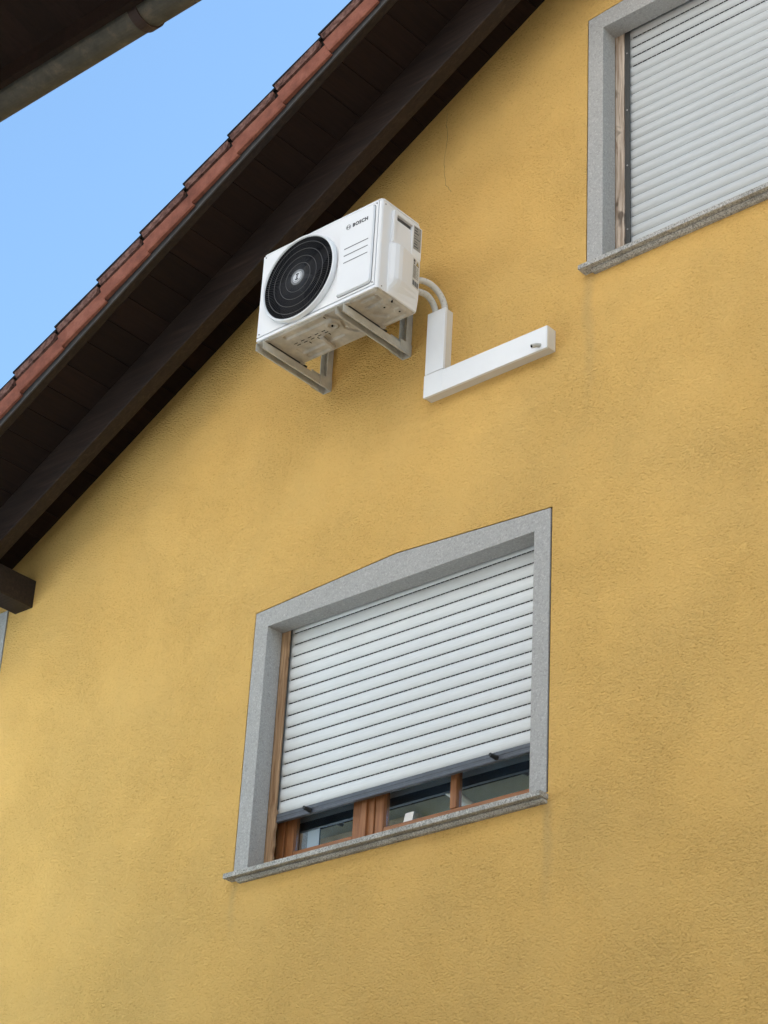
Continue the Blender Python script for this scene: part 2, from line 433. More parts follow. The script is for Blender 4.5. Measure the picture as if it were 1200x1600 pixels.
def make_window(key, wood_mat, label, sh_bottom, pitch, closed_to=0, pitch_open=None, sill=True):
    x0, x1, z0, z1, rise = WIN[key]
    wnd = empty('window', None); wnd.parent = house; wnd['label'] = label
    obj('surround', surround(*WIN[key]), M['grey'], wnd, bevel=.0018)
    # joint line round the surround
    bm = bmesh.new(); o2 = pent(x0, x1, z0, z1, rise, .008)
    ring = [(x0-.008, z0), (x0+.02, z0), (x0+.02, z1-.02), (x1-.02, z1-.02), (x1-.02, z0), (x1+.008, z0), o2[2], o2[3], o2[4]]
    prism(bm, ring, 'xz', .102, .12); obj('joint_backing', bm, M['joint'], wnd)
    bm = bmesh.new()
    ring2 = [(x0-.008, z0), (x0-.0001, z0), (x0-.0001, z1), ((x0+x1)/2, z1+rise+.0001), (x1+.0001, z1), (x1+.0001, z0), (x1+.008, z0), o2[2], o2[3], o2[4]]
    prism(bm, ring2, 'xz', .006, .1); obj('joint', bm, M['joint'], wnd)
    ix0, ix1, it = x0+.090, x1-.090, z1-.092
    # timber batten left (and its twin on the hidden right side)
    for a, b in ((ix0+.001, ix0+.054), (ix1-.054, ix1-.001)):
        bm = bmesh.new()
        zs = [z0+.02 + (it+.06-z0-.02)*i/40 for i in range(41)]
        L = []; 
        for zz in zs:
            rag = random.uniform(0, .0035) if zz > z0+.35 else random.uniform(0, .008)
            e = b - rag if a < -9e9 or a < (x0+x1)/2 else b
            e0 = a if a < (x0+x1)/2 else a+rag
            L.append([bm.verts.new(p) for p in ((e0, .101, zz), (e, .101, zz), (e, .117, zz), (e0, .117, zz))])
        for p, q in zip(L, L[1:]):
            for j in range(4): bm.faces.new((p[j], p[(j+1) % 4], q[(j+1) % 4], q[j]))
        bm.faces.new(L[0][::-1]); bm.faces.new(L[-1])
        obj('batten', bm, M[wood_mat], wnd)
    gr = .028 if key == 'upper' else .006
    gl0 = ix0+.055; sx0 = gl0+gr-.02; sx1 = ix1-.05-gr
    for a, b in ((gl0, gl0+gr), (ix1-.055-gr, ix1-.055)):
        bm = bmesh.new()
        if key == 'upper': prism(bm, [(a, .104), (b, .104), (b, .109), (a+.003, .109), (a+.003, .17), (a, .17)], 'xy', z0+.01, it+.07)
        else: box(bm, a, b, .106, .110, 3.80 if key == 'main' else z0+.02, it+.07)
        rl = obj('guide_rail', bm, M['rail'], wnd)
    if key == 'upper':
        for zz in (6.28, 6.66, 7.0, 7.36):
            bm = bmesh.new(); tube(bm, [(gl0+gr/2, .101, zz), (gl0+gr/2, .104, zz)], .004, 10)
            obj('screw', bm, M['screw'], wnd)
    obj('rolling_shutter', shutter(sx0, sx1, sh_bottom, it+.09, pitch, .126, closed_to, pitch_open), None, wnd, mats=[M['shutter_shaded' if key == 'upper' else 'shutter'], M['dark']])
    # dark shutter box above
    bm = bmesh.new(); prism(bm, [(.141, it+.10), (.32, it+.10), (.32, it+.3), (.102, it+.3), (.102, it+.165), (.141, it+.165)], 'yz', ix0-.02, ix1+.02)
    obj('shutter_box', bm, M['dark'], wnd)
    # room shell behind so that no daylight leaks in
    bm = bmesh.new()
    box(bm, x0-.4, x1+.4, 3.0, 3.05, z0-.6, z1+.3); box(bm, x0-.45, x0-.4, .302, 3.05, z0-.6, z1+.3); box(bm, x1+.4, x1+.45, .302, 3.05, z0-.6, z1+.3)
    box(bm, x0-.4, x1+.4, .302, 2.998, z1+.3, z1+.35); box(bm, x0-.4, x1+.4, .302, 2.998, z0-.65, z0-.6)
    obj('room_shell', bm, M['roomwall'], wnd)
    # granite sill
    bm = bmesh.new()
    box(bm, x0-.012, x1+.010, -.060, .30, z0-.033, z0-.008)
    obj('sill', bm, M['granite'], wnd, bevel=.003)
    bm = bmesh.new(); prism(bm, [(-.034, z0-.0365), (-.034, z0-.039), (-.018, z0-.050), (.30, z0-.050), (.30, z0-.0365)], 'yz', x0+.045, x1+.006)
    obj('sill_moulding', bm, M['granite'], wnd, bevel=.004)
    return wnd, (ix0, ix1, it, sx0, sx1)
w1, (ix0, ix1, it, sx0, sx1) = make_window('main', 'oldwood', 'window with its rolling shutter stopping short of the sill', 3.782, .0633)
# end bar with lips
bm = bmesh.new()
prism(bm, [(.112, 3.7785), (.116, 3.781), (.13, 3.781), (.13, 3.738), (.110, 3.738), (.110, 3.745), (.1125, 3.747), (.1125, 3.760), (.1105, 3.762), (.1105, 3.7785)], 'yz', sx0+.002, sx1-.002)
obj('shutter_end_bar', bm, M['bar'], w1)
for sx in (-6.772, -5.657):
    bm = bmesh.new(); tube(bm, [(sx, .109, 3.750), (sx, .090, 3.750), (sx, .062, 3.750)], [.0125, .011, .0085], 16)
    obj('shutter_stopper', bm, M['rubber'], w1, smooth=False, bevel=.001)
# window frame behind: posts, sashes, rails
FY = .172
def fr(name, a, b, y0, y1, z0, z1, mat='woodframe', be=.003):
    return obj(name, B(a, b, y0, y1, z0, z1), M[mat], w1, bevel=be)
fr('frame_post', -7.048+.002, -6.996, FY, FY+.07, 3.475, 4.78)
fr('frame_post', -5.43, -5.378, FY, FY+.07, 3.475, 4.78)
fr('frame_rail', -6.994, -5.432, FY+.001, FY+.069, 3.475, 3.53, 'woodframeh')
fr('frame_rail', -6.994, -5.432, FY+.001, FY+.069, 4.74, 4.80, 'woodframeh')
fr('mullion', -6.515, -6.425, FY-.001, FY+.068, 3.532, 4.738)
fr('sash_cover_strip', -6.492, -6.462, FY-.014, FY-.0015, 3.532, 4.738)
for (a, b, bars) in ((-6.992, -6.517, []), (-6.423, -5.434, [-5.958])):
    ya, yb = FY+.006, FY+.06
    fr('sash_stile', a, a+.052, ya, yb, 3.533, 4.736); fr('sash_stile', b-.045, b, ya, yb, 3.533, 4.736)
    fr('sash_rail', a+.054, b-.047, ya+.001, yb-.001, 3.533, 3.602, 'woodframeh'); fr('sash_rail', a+.054, b-.047, ya+.001, yb-.001, 4.68, 4.736, 'woodframeh')
    xs = [a+.053]+bars+[b-.046]
    for q in bars: fr('glazing_bar', q-.018, q+.018, ya-.001, yb, 3.604, 4.678)
    for i in range(len(xs)-1):
        p, q = xs[i]+(.02 if i else 0), xs[i+1]-(.02 if i+1 < len(xs)-1 else 0)
        bm = bmesh.new(); box(bm, p, q, ya+.020, ya+.024, 3.603, 4.679); box(bm, p, q, ya+.036, ya+.040, 3.603, 4.679)
        pn = obj('pane', bm, M['glass'], w1)
        bm = bmesh.new(); box(bm, p, p+.006, ya+.0245, ya+.0355, 3.603, 4.679); box(bm, q-.006, q, ya+.0245, ya+.0355, 3.603, 4.679)
        obj('pane_spacer', bm, M['hub'], w1)
# card standing on the inner window board
bm = bmesh.new()
vs = [bm.verts.new(p) for p in ((-6.262, .193, 3.606), (-6.208, .193, 3.606), (-6.200, .193, 3.648), (-6.250, .193, 3.648))]
r_ = bmesh.ops.extrude_face_region(bm, geom=[bm.faces.new(vs)])
for e in r_['geom']:
    if isinstance(e, bmesh.types.BMVert): e.co.y += .002
tag(obj('card', bm, M['pale_sheet']), 'small white card stuck low on the middle pane under the raised shutter', 'card')
bm = bmesh.new(); box(bm, -6.86, -6.785, .1935, .1945, 3.604, 3.690)  # thin pale blue sheet just in front of the leftmost pane
tag(obj('pale_sheet', bm, simple('pale_blue_sheet', (.36, .46, .55), .8, .1)), 'pale blue sheet on the leftmost pane under the raised shutter', 'pale_sheet')
bm = bmesh.new(); box(bm, -6.99, -5.44, .2405, .42, 3.49, 3.52); obj('inner_board', bm, M['white'], w1)

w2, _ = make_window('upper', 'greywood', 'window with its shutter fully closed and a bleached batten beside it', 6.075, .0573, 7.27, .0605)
w3, _ = make_window('left', 'oldwood', 'window of which only the grey surround shows at the left edge', 3.50, .0573, 99)

# ---- roof
roof = empty('roof', None); roof.parent = house
S0, S1 = (XL-.75)/CS, XR/CS            # along slope, s from eave to ridge
YV = -.66; YB = 9.6
bm = bmesh.new(); s = S0; k0 = 0
s = math.floor(S0/.147)*.147*1.0
import itertools
plank = .147
n = int((S1-s)/(plank/1.0))
x = math.floor(S0*CS/.147)*.147
while x < XR-.01:
    xa, xb = x+.0011, min(x+.147-.0011, XR)
    rakeprism(bm, [(YV, 0), (YB, 0), (YB, .02), (YV, .02)], xa/CS, xb/CS)
    x += .147
obj('soffit_boards', bm, M['soffit'], roof, bevel=.0025, segs=1)
bm = bmesh.new(); rakeprism(bm, [(YV, .021), (YB, .021), (YB, .07), (YV, .07)], S0, S1)
obj('roof_deck', bm, M['dark'], roof)
bm = bmesh.new(); rakeprism(bm, [(-.712, -.002), (-.703, -.002), (-.703, .14), (-.712, .14)], S0, S1)
obj('fascia', bm, M['fascia'], roof, bevel=.0015)
bm = bmesh.new(); rakeprism(bm, [(-.7025, .001), (-.6605, .001), (-.6605, .13), (-.7025, .13)], S0, S1)
obj('barge_board', bm, M['beam'], roof, bevel=.002)
bm = bmesh.new(); rakeprism(bm, [(-.35, -.222), (-.265, -.222), (-.265, -.001), (-.35, -.001)], S0+.1, S1)
obj('flying_rafter', bm, M['beam'], roof, bevel=.005)
def verge(bm):
    P_ = .3566
    ax = -7.0
    # joint position measured on the photo
    sj = None
    s_ref = JREF
    k = math.floor((S0-s_ref)/P_)
    while s_ref+k*P_ < S1:
        a = s_ref+k*P_; b = a+P_+.03
        j = random.uniform(-.0035, .0035); j2 = random.uniform(-.003, .003)
        if b > S1: b = S1
        # flange: front plate with sloping lower lip; lower end proud of the tile below
        def fl(dn, dy): return [(-.737+dy, .052+dn), (-.733+dy, .039+dn), (-.716, .039+dn), (-.716, .146+dn), (-.726+dy, .144+dn), (-.737+dy, .130+dn)]
        rakeprism(bm, fl(j, -.007), a+.0015, a+P_-.0018 if a+P_ < S1 else S1, 0, fl(j-.013, .003))
        # rim roll: front band; rounds down at the upper end
        def rm(dn, top, dy, lo=.168): return [(-.731+dy, lo+dn), (-.715, lo-.002+dn), (-.66, .18+dn), (-.66, top+dn-.006), (-.722, top+dn), (-.729+dy, top+dn-.020)]
        e = .05
        rakeprism(bm, rm(j+j2, .236, -.002), a+.006, b-e-.05, 1, rm(j+j2-.013, .235, .002))
        rakeprism(bm, rm(j+j2-.013, .235, .002), b-e-.0499, b-e-.02, 1, rm(j+j2-.015, .234, .003, .176))
        rakeprism(bm, rm(j+j2-.015, .234, .003, .176), b-e-.0199, b-e, 1, rm(j+j2-.016, .233, .005, .200))
        # black top skin
        def tp(dn, dy): return [(-.727+dy, .220+dn), (-.66, .214+dn), (-.40, .20+dn), (-.40, .222+dn), (-.66, .236+dn), (-.716, .243+dn), (-.727+dy, .236+dn)]
        rakeprism(bm, tp(j+.004, -.004), a-.004, b-.02, 2, tp(j-.017, .004))
        # inner side body in black, putting shade into the groove
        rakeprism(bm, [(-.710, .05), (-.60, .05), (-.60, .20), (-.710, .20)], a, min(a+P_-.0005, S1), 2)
        k += 1
JREF = 0
# step corner measured at (-?): x along the slope, from the photo unprojected on the plane y=-.735
JREF = -8.9645/CS
bm = bmesh.new(); verge(bm)
obj('verge_tiles', bm, None, roof, mats=[M['tile'], M['lichen'], simple('black_edge_and_groove', (.02, .018, .016), .95, .1, var=.5, sc=30)])
# field of the roof: rows of tiles running up the slope, both sides
bm = bmesh.new(); yy = -.40
while yy < YB:
    rakeprism(bm, [(yy, .15), (yy+.24, .15), (yy+.24, .19), (yy+.17, .195), (yy+.12, .235), (yy+.06, .235), (yy, .19)], S0, S1); yy += .2405
obj('roof_tiles', bm, M['tile'], roof)
bm = bmesh.new()
yr0 = -.74
def mir(prof, mi=0):
    st = len(bm.verts); rakeprism(bm, prof, S1 - (XE+.75-XR)/CS, S1, mi); bm.verts.ensure_lookup_table()
    for v_ in bm.verts[st:]: v_.co.x = 2*XR - v_.co.x + .004
mir([(YV-.05, 0), (YB, 0), (YB, .07), (YV-.05, .07)]); mir([(-.735, .08), (YB, .08), (YB, .22), (-.735, .22)], 1)
obj('roof_slope_far', bm, None, roof, mats=[M['soffit'], M['tile']])
def purlin(x0, x1, z0, z1, y0=-.42):
    bm = bmesh.new(); box(bm, x0, x1, y0, .25, z0, z1); return obj('purlin_end', bm, M['beam'], roof, bevel=.004)
purlin(-9.102, -8.952, 5.402, 5.570, -.62)
purlin(-3.075, -2.925, 8.72, 8.95, -.62)

# ================================================================== AIR CONDITIONER
AX0, AX1, AZ0, AZ1, AY0, AY1 = -6.789, -5.981, 6.052, 6.577, -.500, -.212
FC = (-6.504, 6.315)
ac = empty('air_conditioner', None, 'white outdoor air conditioning unit with round black fan grille on wall brackets', 'air conditioner')
# casing: open at the front, rounded vertical edges
def rrect(x0, x1, y0, y1, r, n=5, corners=(1, 1, 1, 1)):
    pts = []
    for (cx_, cy_, a0, on) in ((x1-r, y0+r, -90, corners[0]), (x1-r, y1-r, 0, corners[1]), (x0+r, y1-r, 90, corners[2]), (x0+r, y0+r, 180, corners[3])):
        if not on:
            pts.append((cx_+(r if a0 in (-90, 0) else -r), cy_+(r if a0 in (0, 90) else -r))); continue
        for i in range(n+1):
            t = R(a0+90*i/n); pts.append((cx_+r*math.cos(t), cy_+r*math.sin(t)))
    return pts
def casing():
    bm = bmesh.new()
    prof = [(AX0, AY0+.012), (AX1-.001, AY0+.012), (AX1-.001, AY1), (AX0, AY1)]
    pr = rrect(AX0, AX1, AY0+.0125, AY1, .010, 4, (0, 1, 1, 0))
    z0, z1 = AZ0+.004, AZ1-.004
    A = [bm.verts.new((p[0], p[1], z0)) for p in pr]; Bv = [bm.verts.new((p[0], p[1], z1)) for p in pr]
    n_ = len(pr)
    for i in range(n_):
        a, b = pr[i], pr[(i+1) % n_]
        if abs(a[1]-b[1]) < 1e-6 and abs(a[1]-(AY0+.0125)) < 1e-4: continue
        bm.faces.new((A[i], A[(i+1) % n_], Bv[(i+1) % n_], Bv[i]))
    bm.faces.new(A[::-1]); bm.faces.new(Bv)
    return bm
obj('casing', casing(), M['acwhite'], ac)
bm = bmesh.new(); prism(bm, rrect(AX0-.003, AX1+.003, AY0-.001, AY1-.002, .022, 6), 'xy', AZ1-.003, AZ1+.007); obj('lid', bm, M['acwhite'], ac, bevel=.003)
# front panel with the round fan opening
circ = [(FC[0]+.2385*math.cos(2*math.pi*i/96), FC[1]+.2385*math.sin(2*math.pi*i/96)) for i in range(96)]
bm = bmesh.new()
slab_holes(bm, [(AX0, AZ0+.0262), (AX1-.0235, AZ0+.0262), (AX1-.0235, AZ1-.0035), (AX0, AZ1-.0035)], [circ], AY0, AY0+.012)
fp = obj('front_panel', bm, M['acwhite'], ac, bevel=.0015, segs=1)
# rounded corner post at the right of the front
bm = bmesh.new(); prism(bm, [(AX1-.0185, AY0+.0005), (AX1-.010, AY0+.001), (AX1-.003, AY0+.006), (AX1+.0005, AY0+.014), (AX1+.0005, AY0+.05), (AX1-.006, AY0+.05), (AX1-.0185, AY0+.02)], 'xy', AZ0+.003, AZ1-.0035)
obj('corner_post', bm, M['acwhite'], ac, smooth=False, bevel=.001)
# lower hem of the front
bm = bmesh.new(); box(bm, AX0+.001, AX1-.0195, AY0-.0015, AY0+.010, AZ0+.001, AZ0+.0185)
obj('front_hem', bm, M['acwhite'], ac, bevel=.0015)
bm = bmesh.new(); prism(bm, [(AX0+.002, AZ0+.002), (AX1-.004, AZ0+.002), (AX1-.004, AZ1-.004), (AX1-.03, AZ1-.004), (AX1-.03, AZ0+.029), (AX0+.002, AZ0+.029)], 'xz', AY0+.0125, AY0+.016)
obj('inner_frame', bm, M['hub'], ac)
# raised service panel
PX0, PX1, PZ0, PZ1 = -6.246, -6.022, 6.092, 6.562
def rr2(x0, x1, z0, z1, r, n=6): return rrect(x0, x1, z0, z1, r, n)
bm = bmesh.new()
A = [bm.verts.new((p[0], AY0-.0015, p[1])) for p in rr2(PX0, PX1, PZ0, PZ1, .020)]
Bq = [bm.verts.new((p[0], AY0-.013, p[1])) for p in rr2(PX0+.006, PX1-.006, PZ0+.007, PZ1-.006, .018)]
for i in range(len(A)): bm.faces.new((A[i], A[(i+1) % len(A)], Bq[(i+1) % len(A)], Bq[i]))
bm.faces.new(Bq); bm.faces.new(A[::-1])
obj('panel_edge_shade', (lambda b_: (prism(b_, rr2(PX0-.002, PX1+.0025, PZ0-.003, PZ1+.001, .021), 'xz', AY0-.0012, AY0-.0003), b_)[1])(bmesh.new()), M['hub'], ac)  # grey ring puts the shade along the panel edge into colour
sp_ = obj('service_panel', bm, M['acwhite'], ac, bevel=.002)
bm = bmesh.new()
for zz in (6.359, 6.318, 6.276):
    bm = bmesh.new(); box(bm, -6.205, -6.048, AY0-.0142, AY0-.0132, zz-.0022, zz+.0022)
    obj('grip_line', bm, M['inkg'], sp_)
# lettering
def letter(txt, x, z, size, y, mat, bold=.0, parent=None, name='lettering'):
    me = textmesh(txt, size, bold); me.materials.clear(); me.materials.append(mat)
    me.transform(Matrix.Translation((x, y, z)) @ Matrix.Rotation(R(90), 4, 'X'))
    o = bpy.data.objects.new(name, me); COL.objects.link(o); o.parent = parent; return o
letter('BOSCH', -6.159, 6.4765, .0290, AY0-.0139, M['ink'], .0008, sp_)
def logo(bm, cx_, cz_, r, y, th, w_, mi=0, rot=0):
    """circle with the H-shaped armature inside"""
    def ringstrip(r0, r1, a0, a1, n_=20):
        for i in range(n_):
            t0, t1 = R(a0+(a1-a0)*i/n_), R(a0+(a1-a0)*(i+1)/n_)
            q = [(r0*math.cos(t0), r0*math.sin(t0)), (r1*math.cos(t0), r1*math.sin(t0)), (r1*math.cos(t1), r1*math.sin(t1)), (r0*math.cos(t1), r0*math.sin(t1))]
            add(q)
    def add(q):
        c_, s_ = math.cos(rot), math.sin(rot)
        q = [(cx_+a*c_-b*s_, cz_+a*s_+b*c_) for a, b in q]
        prism(bm, q, 'xz', y-th, y, mi)
    ringstrip(r-w_, r, 0, 360, 40)
    return ringstrip, add
bm = bmesh.new(); rs, add = logo(bm, -6.187, 6.487, .0150, AY0-.0132, .001, .0020)
add([(-.0078, -.0013), (.0078, -.0013), (.0078, .0013), (-.0078, .0013)])
rs(.0074, .0108, 130, 230); rs(.0074, .0108, -50, 50)
obj('emblem', bm, M['inkg'], sp_)

for (xx, zz) in ((AX1-.034, AZ1-.014), (AX0+.016, AZ1-.014), (AX0+.016, AZ0+.040), (AX1-.034, AZ0+.040)):
    bm = bmesh.new(); tube(bm, [(xx, AY0-.0022, zz), (xx, AY0+.001, zz)], .0038, 10); obj('screw', bm, M['inkg'], ac)
for (yy, zz) in ((-.475, AZ1-.02), (-.22, AZ0+.02), (-.47, AZ0+.02)):
    bm = bmesh.new(); tube(bm, [(AX1-.001, yy, zz), (AX1+.0025, yy, zz)], .0036, 10); obj('screw', bm, M['inkg'], ac)
# fan opening: rim, grille, hub, blades
bm = bmesh.new(); lathe_y(bm, FC[0], FC[1], [(.2485, AY0-.0002), (.2475, AY0-.010), (.2455, AY0-.026), (.2425, AY0-.0300), (.2375, AY0-.0300), (.2335, AY0-.0265), (.2325, AY0-.015), (.2325, AY0+.02), (.2395, AY0+.02), (.2395, AY0-.0002)], 120, True)
rim = obj('fan_rim', bm, M['acwhite'], ac, smooth=True)
bm = bmesh.new(); lathe_y(bm, FC[0], FC[1], [(.2323, AY0-.020), (.2318, AY0-.020), (.2318, AY0+.0203), (.2323, AY0+.0203)], 96, True)
obj('fan_throat', bm, M['acdark'], ac)
bm = bmesh.new(); lathe_y(bm, FC[0], FC[1], [(.238, AY0+.0205), (.236, AY0+.16), (.001, AY0+.16)], 64)
obj('fan_duct', bm, M['acdark'], ac)
fan = empty('fan', None); fan.parent = ac
bm = bmesh.new()
for b_ in range(3):
    for i in range(10):
        pass
for b_ in range(3):
    a0 = b_*120+20; rows = []
    for i in range(9):
        r = .045+.175*i/8; row = []
        for j in range(9):
            t = R(a0+ (85*(j/8)) * (1-.12*i/8) + 22*(i/8))
            yb = AY0+.035+.075*(j/8)
            row.append(bm.verts.new((FC[0]+r*math.cos(t), yb, FC[1]+r*math.sin(t))))
        rows.append(row)
    for i in range(8):
        for j in range(8): bm.faces.new((rows[i][j], rows[i+1][j], rows[i+1][j+1], rows[i][j+1]))
obj('fan_blades', bm, M['blade'], fan, smooth=True)
bm = bmesh.new(); lathe_y(bm, FC[0], FC[1], [(.001, AY0+.02), (.045, AY0+.025), (.05, AY0+.04), (.05, AY0+.12)], 32); obj('fan_boss', bm, M['blade'], fan, smooth=True)
grille = empty('grille', None); grille.parent = ac
bm = bmesh.new()
def gy(r): return AY0-.0205 + .012*(r/.234)**2 * 0 - .004*(1-(r/.234)**2)
NW = 108
for i in range(NW):
    pts = []
    for j in range(9):
        r = .040+(.2335-.040)*j/8
        t = 2*math.pi*i/NW - .75*((r-.04)/.194)**1.0*0.55
        pts.append((FC[0]+r*math.cos(t), gy(r), FC[1]+r*math.sin(t)))
    tube(bm, pts, .0010, 4, cap=False)
obj('radial_wires', bm, M['wire'], grille)
bm = bmesh.new()
for r in (.083, .124, .165, .205):
    lathe_y(bm, FC[0], FC[1], [(r+.0015, gy(r)-.001), (r, gy(r)-.0028), (r-.0015, gy(r)-.001), (r, gy(r)+.0006)], 96, True)
obj('ring_wires', bm, simple('pale_ring_wire', (.13, .122, .12), .5, .3), grille)
hy = AY0-.024
bm = bmesh.new(); lathe_y(bm, FC[0], FC[1], [(.045, hy+.004), (.044, hy-.004), (.041, hy-.0065), (.034, hy-.0065), (.033, hy-.004), (.001, hy-.004)], 48)
hb = obj('hub', bm, M['hub'], grille, smooth=False)
bm = bmesh.new(); lathe_y(bm, FC[0], FC[1], [(.0325, hy-.0043), (.0315, hy-.0068), (.0006, hy-.0072)], 48); obj('hub_disc', bm, M['hubd'], grille)
bm = bmesh.new(); rs, add = logo(bm, FC[0], FC[1], .0285, hy-.0073, .0008, .0014, rot=R(84))
add([(-.011, -.0035), (.011, -.0035), (.011, .0035), (-.011, .0035)])
rs(.0125, .0195, 142, 218); rs(.0125, .0195, -38, 38)
obj('hub_emblem', bm, M['ink'], grille)

# side: valve cover
X = AX1
def cover(bm, secs):
    rows = []
    for (z, p, q_, yf_) in secs:
        prof = [(X-.002, yf_-.002), (X+p*.30, yf_+.002), (X+p*.72, yf_+.016), (X+p*.95, yf_+.036), (X+p, yf_+.060), (X+q_, AY1-.010), (X+q_*.8, AY1-.003), (X-.002, AY1-.001)]
        rows.append([bm.verts.new((q[0], q[1], z)) for q in prof])
    for A_, B_ in zip(rows, rows[1:]):
        for i in range(len(A_)-1): bm.faces.new((A_[i], A_[i+1], B_[i+1], B_[i]))
        bm.faces.new((A_[-1], A_[0], B_[0], B_[-1]))
    bm.faces.new(rows[0][::-1]); bm.faces.new(rows[-1])
bm = bmesh.new(); cover(bm, [(6.058, .003, .003, -.430), (6.085, .012, .008, -.430), (6.120, .030, .014, -.430), (6.145, .040, .016, -.430), (6.338, .040, .016, -.430), (6.349, .036, .0155, -.430), (6.3535, .018, .015, -.428)])
vc = obj('valve_cover', bm, M['acwhite'], ac, bevel=.003)
gp = empty('grip', None); gp.parent = ac
obj('grip_edge', B(X-.001, X+.0165, -.425, -.400, 6.355, 6.548), M['acwhite'], gp, bevel=.004)
obj('grip_edge', B(X-.001, X+.0165, -.3995, -.2865, 6.531, 6.548), M['acwhite'], gp, bevel=.003)
obj('grip_edge', B(X-.001, X+.0155, -.286, -.214, 6.355, 6.548), M['acwhite'], gp, bevel=.003)
bm = bmesh.new(); prism(bm, [(X+.0007, 6.355), (X+.0135, 6.355), (X+.0135, 6.40), (X+.0060, 6.506), (X+.0007, 6.510)], 'xz', -.3992, -.2868); obj('grip_recess', bm, M['acwhite'], gp)
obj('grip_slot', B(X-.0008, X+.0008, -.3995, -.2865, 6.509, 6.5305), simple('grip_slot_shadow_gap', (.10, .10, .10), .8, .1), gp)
# stickers follow the slightly tapering side
def stick(y0, y1, z0, z1, mat, lay, low, name, par):
    def xx(y): return (X+.016+(-.222-y)*.164 if low else X+.0156)+lay*.0006
    bm = bmesh.new(); prism(bm, [(xx(y0), y0), (xx(y1), y1), (xx(y1)-.0005, y1), (xx(y0)-.0005, y0)], 'xy', z0, z1)
    return obj(name, bm, M[mat], par)
s1 = stick(-.276, -.222, 6.400, 6.540, 'label', 1, False, 'sticker', ac)
random.seed(3)
for i in range(8):
    z = 6.530-i*.016; stick(-.272, -.272+random.uniform(.020, .044), z-.0035, z-.0035+random.choice((.0025, .004, .006)), 'ink', 2, False, 'print_line', s1)
s2 = stick(-.281, -.224, 6.172, 6.338, 'labelw', 1, True, 'sticker', ac)
stick(-.278, -.252, 6.222, 6.300, 'label', 2, True, 'sticker_panel', s2)
for a, b in ((-.278, -.262), (-.259, -.245), (-.242, -.228)): stick(a, b, 6.180, 6.209, 'inkg', 2, True, 'sticker_panel', s2)
for i in range(8):
    z = 6.292-i*.0092; stick(-.248, -.248+random.uniform(.008, .020), z, z+.0028, 'inkg', 2, True, 'print_line', s2)
def tri(y0, y1, z0, z1, mat, lay):
    bm = bmesh.new(); xr = X+.016+.019*.164*0+(-.222-(y0+y1)/2)*.164+lay*.0006; k_ = .164
    P = [(y0, z0), (y1, z0), ((y0+y1)/2, z1)]
    A = [bm.verts.new((xr+((y0+y1)/2-p[0])*k_, p[0], p[1])) for p in P]; bm.faces.new(A)
    obj('warning_triangle', bm, M[mat], s2)
tri(-.256, -.227, 6.305, 6.333, 'ink', 2.2); tri(-.2525, -.2305, 6.308, 6.3285, 'yel', 2.8)
stick(-.2424, -.2406, 6.3135, 6.3225, 'ink', 3.6, True, 'print_line', s2)
stick(-.277, -.262, 6.318, 6.333, 'ink', 2, True, 'print_line', s2); stick(-.275, -.264, 6.305, 6.314, 'ink', 2, True, 'print_line', s2)

# base pan: pressed sheet as a real relief
def sm(a, b, x): 
    t = min(1, max(0, (x-a)/(b-a))); return t*t*(3-2*t)
def rbox(px, py, x0, x1, y0, y1, r=.01, soft=.006):
    dx = max(x0+r-px, 0, px-(x1-r)); dy = max(y0+r-py, 0, py-(y1-r))
    return 1-sm(0, soft, math.hypot(dx, dy)-r+soft)
def disc(px, py, x0, y0, r, soft=.005): return 1-sm(r-soft, r, math.hypot(px-x0, py-y0))
def seg(px, py, ax, ay, bx, by, r, soft=.006):
    vx, vy = bx-ax, by-ay; t = max(0, min(1, ((px-ax)*vx+(py-ay)*vy)/(vx*vx+vy*vy)))
    return 1-sm(r-soft, r, math.hypot(px-ax-t*vx, py-ay-t*vy))
def relief(x, y):
    h = 0
    h += .009*rbox(x, y, -6.645, -6.34, -.462, -.428, .012)
    h += .008*rbox(x, y, -6.665, -6.375, -.345, -.288, .012)
    h += .007*rbox(x, y, -6.66, -6.52, -.275, -.235, .015)
    h -= .006*disc(x, y, -6.369, -.392, .035)*(1-disc(x, y, -6.369, -.392, .02))
    h += .008*seg(x, y, -6.335, -.47, -6.30, -.40, .012); h += .008*seg(x, y, -6.30, -.40, -6.33, -.33, .012)
    h += .008*seg(x, y, -6.33, -.33, -6.30, -.28, .012)
    h += .009*seg(x, y, -6.12, -.455, -6.03, -.455, .013); h += .009*seg(x, y, -6.03, -.455, -6.03, -.415, .011)
    h += .009*seg(x, y, -6.13, -.40, -6.06, -.405, .013)
    h -= .006*disc(x, y, -6.055, -.36, .028); h -= .006*disc(x, y, -5.998+.005, -.374, .018)
    h += .008*seg(x, y, -6.14, -.34, -6.10, -.30, .02); h -= .006*disc(x, y, -6.02, -.29, .028)
    h += .007*seg(x, y, -6.15, -.25, -6.03, -.25, .012)
    e = min(x-(AX0+.006), (AX1-.006)-x, y-(AY0+.008), (AY1-.004)-y)
    h += .012*(1-sm(0, .012, e))
    return h
bm = bmesh.new(); NX, NY = 230, 84; grid = []
for i in range(NX+1):
    xx = AX0+.006+(AX1-AX0-.012)*i/NX
    grid.append([bm.verts.new((xx, AY0+.008+(AY1-AY0-.012)*j/NY, AZ0-.008+relief(xx, AY0+.008+(AY1-AY0-.012)*j/NY))) for j in range(NY+1)])
for i in range(NX):
    for j in range(NY): bm.faces.new((grid[i][j], grid[i][j+1], grid[i+1][j+1], grid[i+1][j]))
pan = obj('base_pan', bm, M['acpan'], ac, smooth=True)
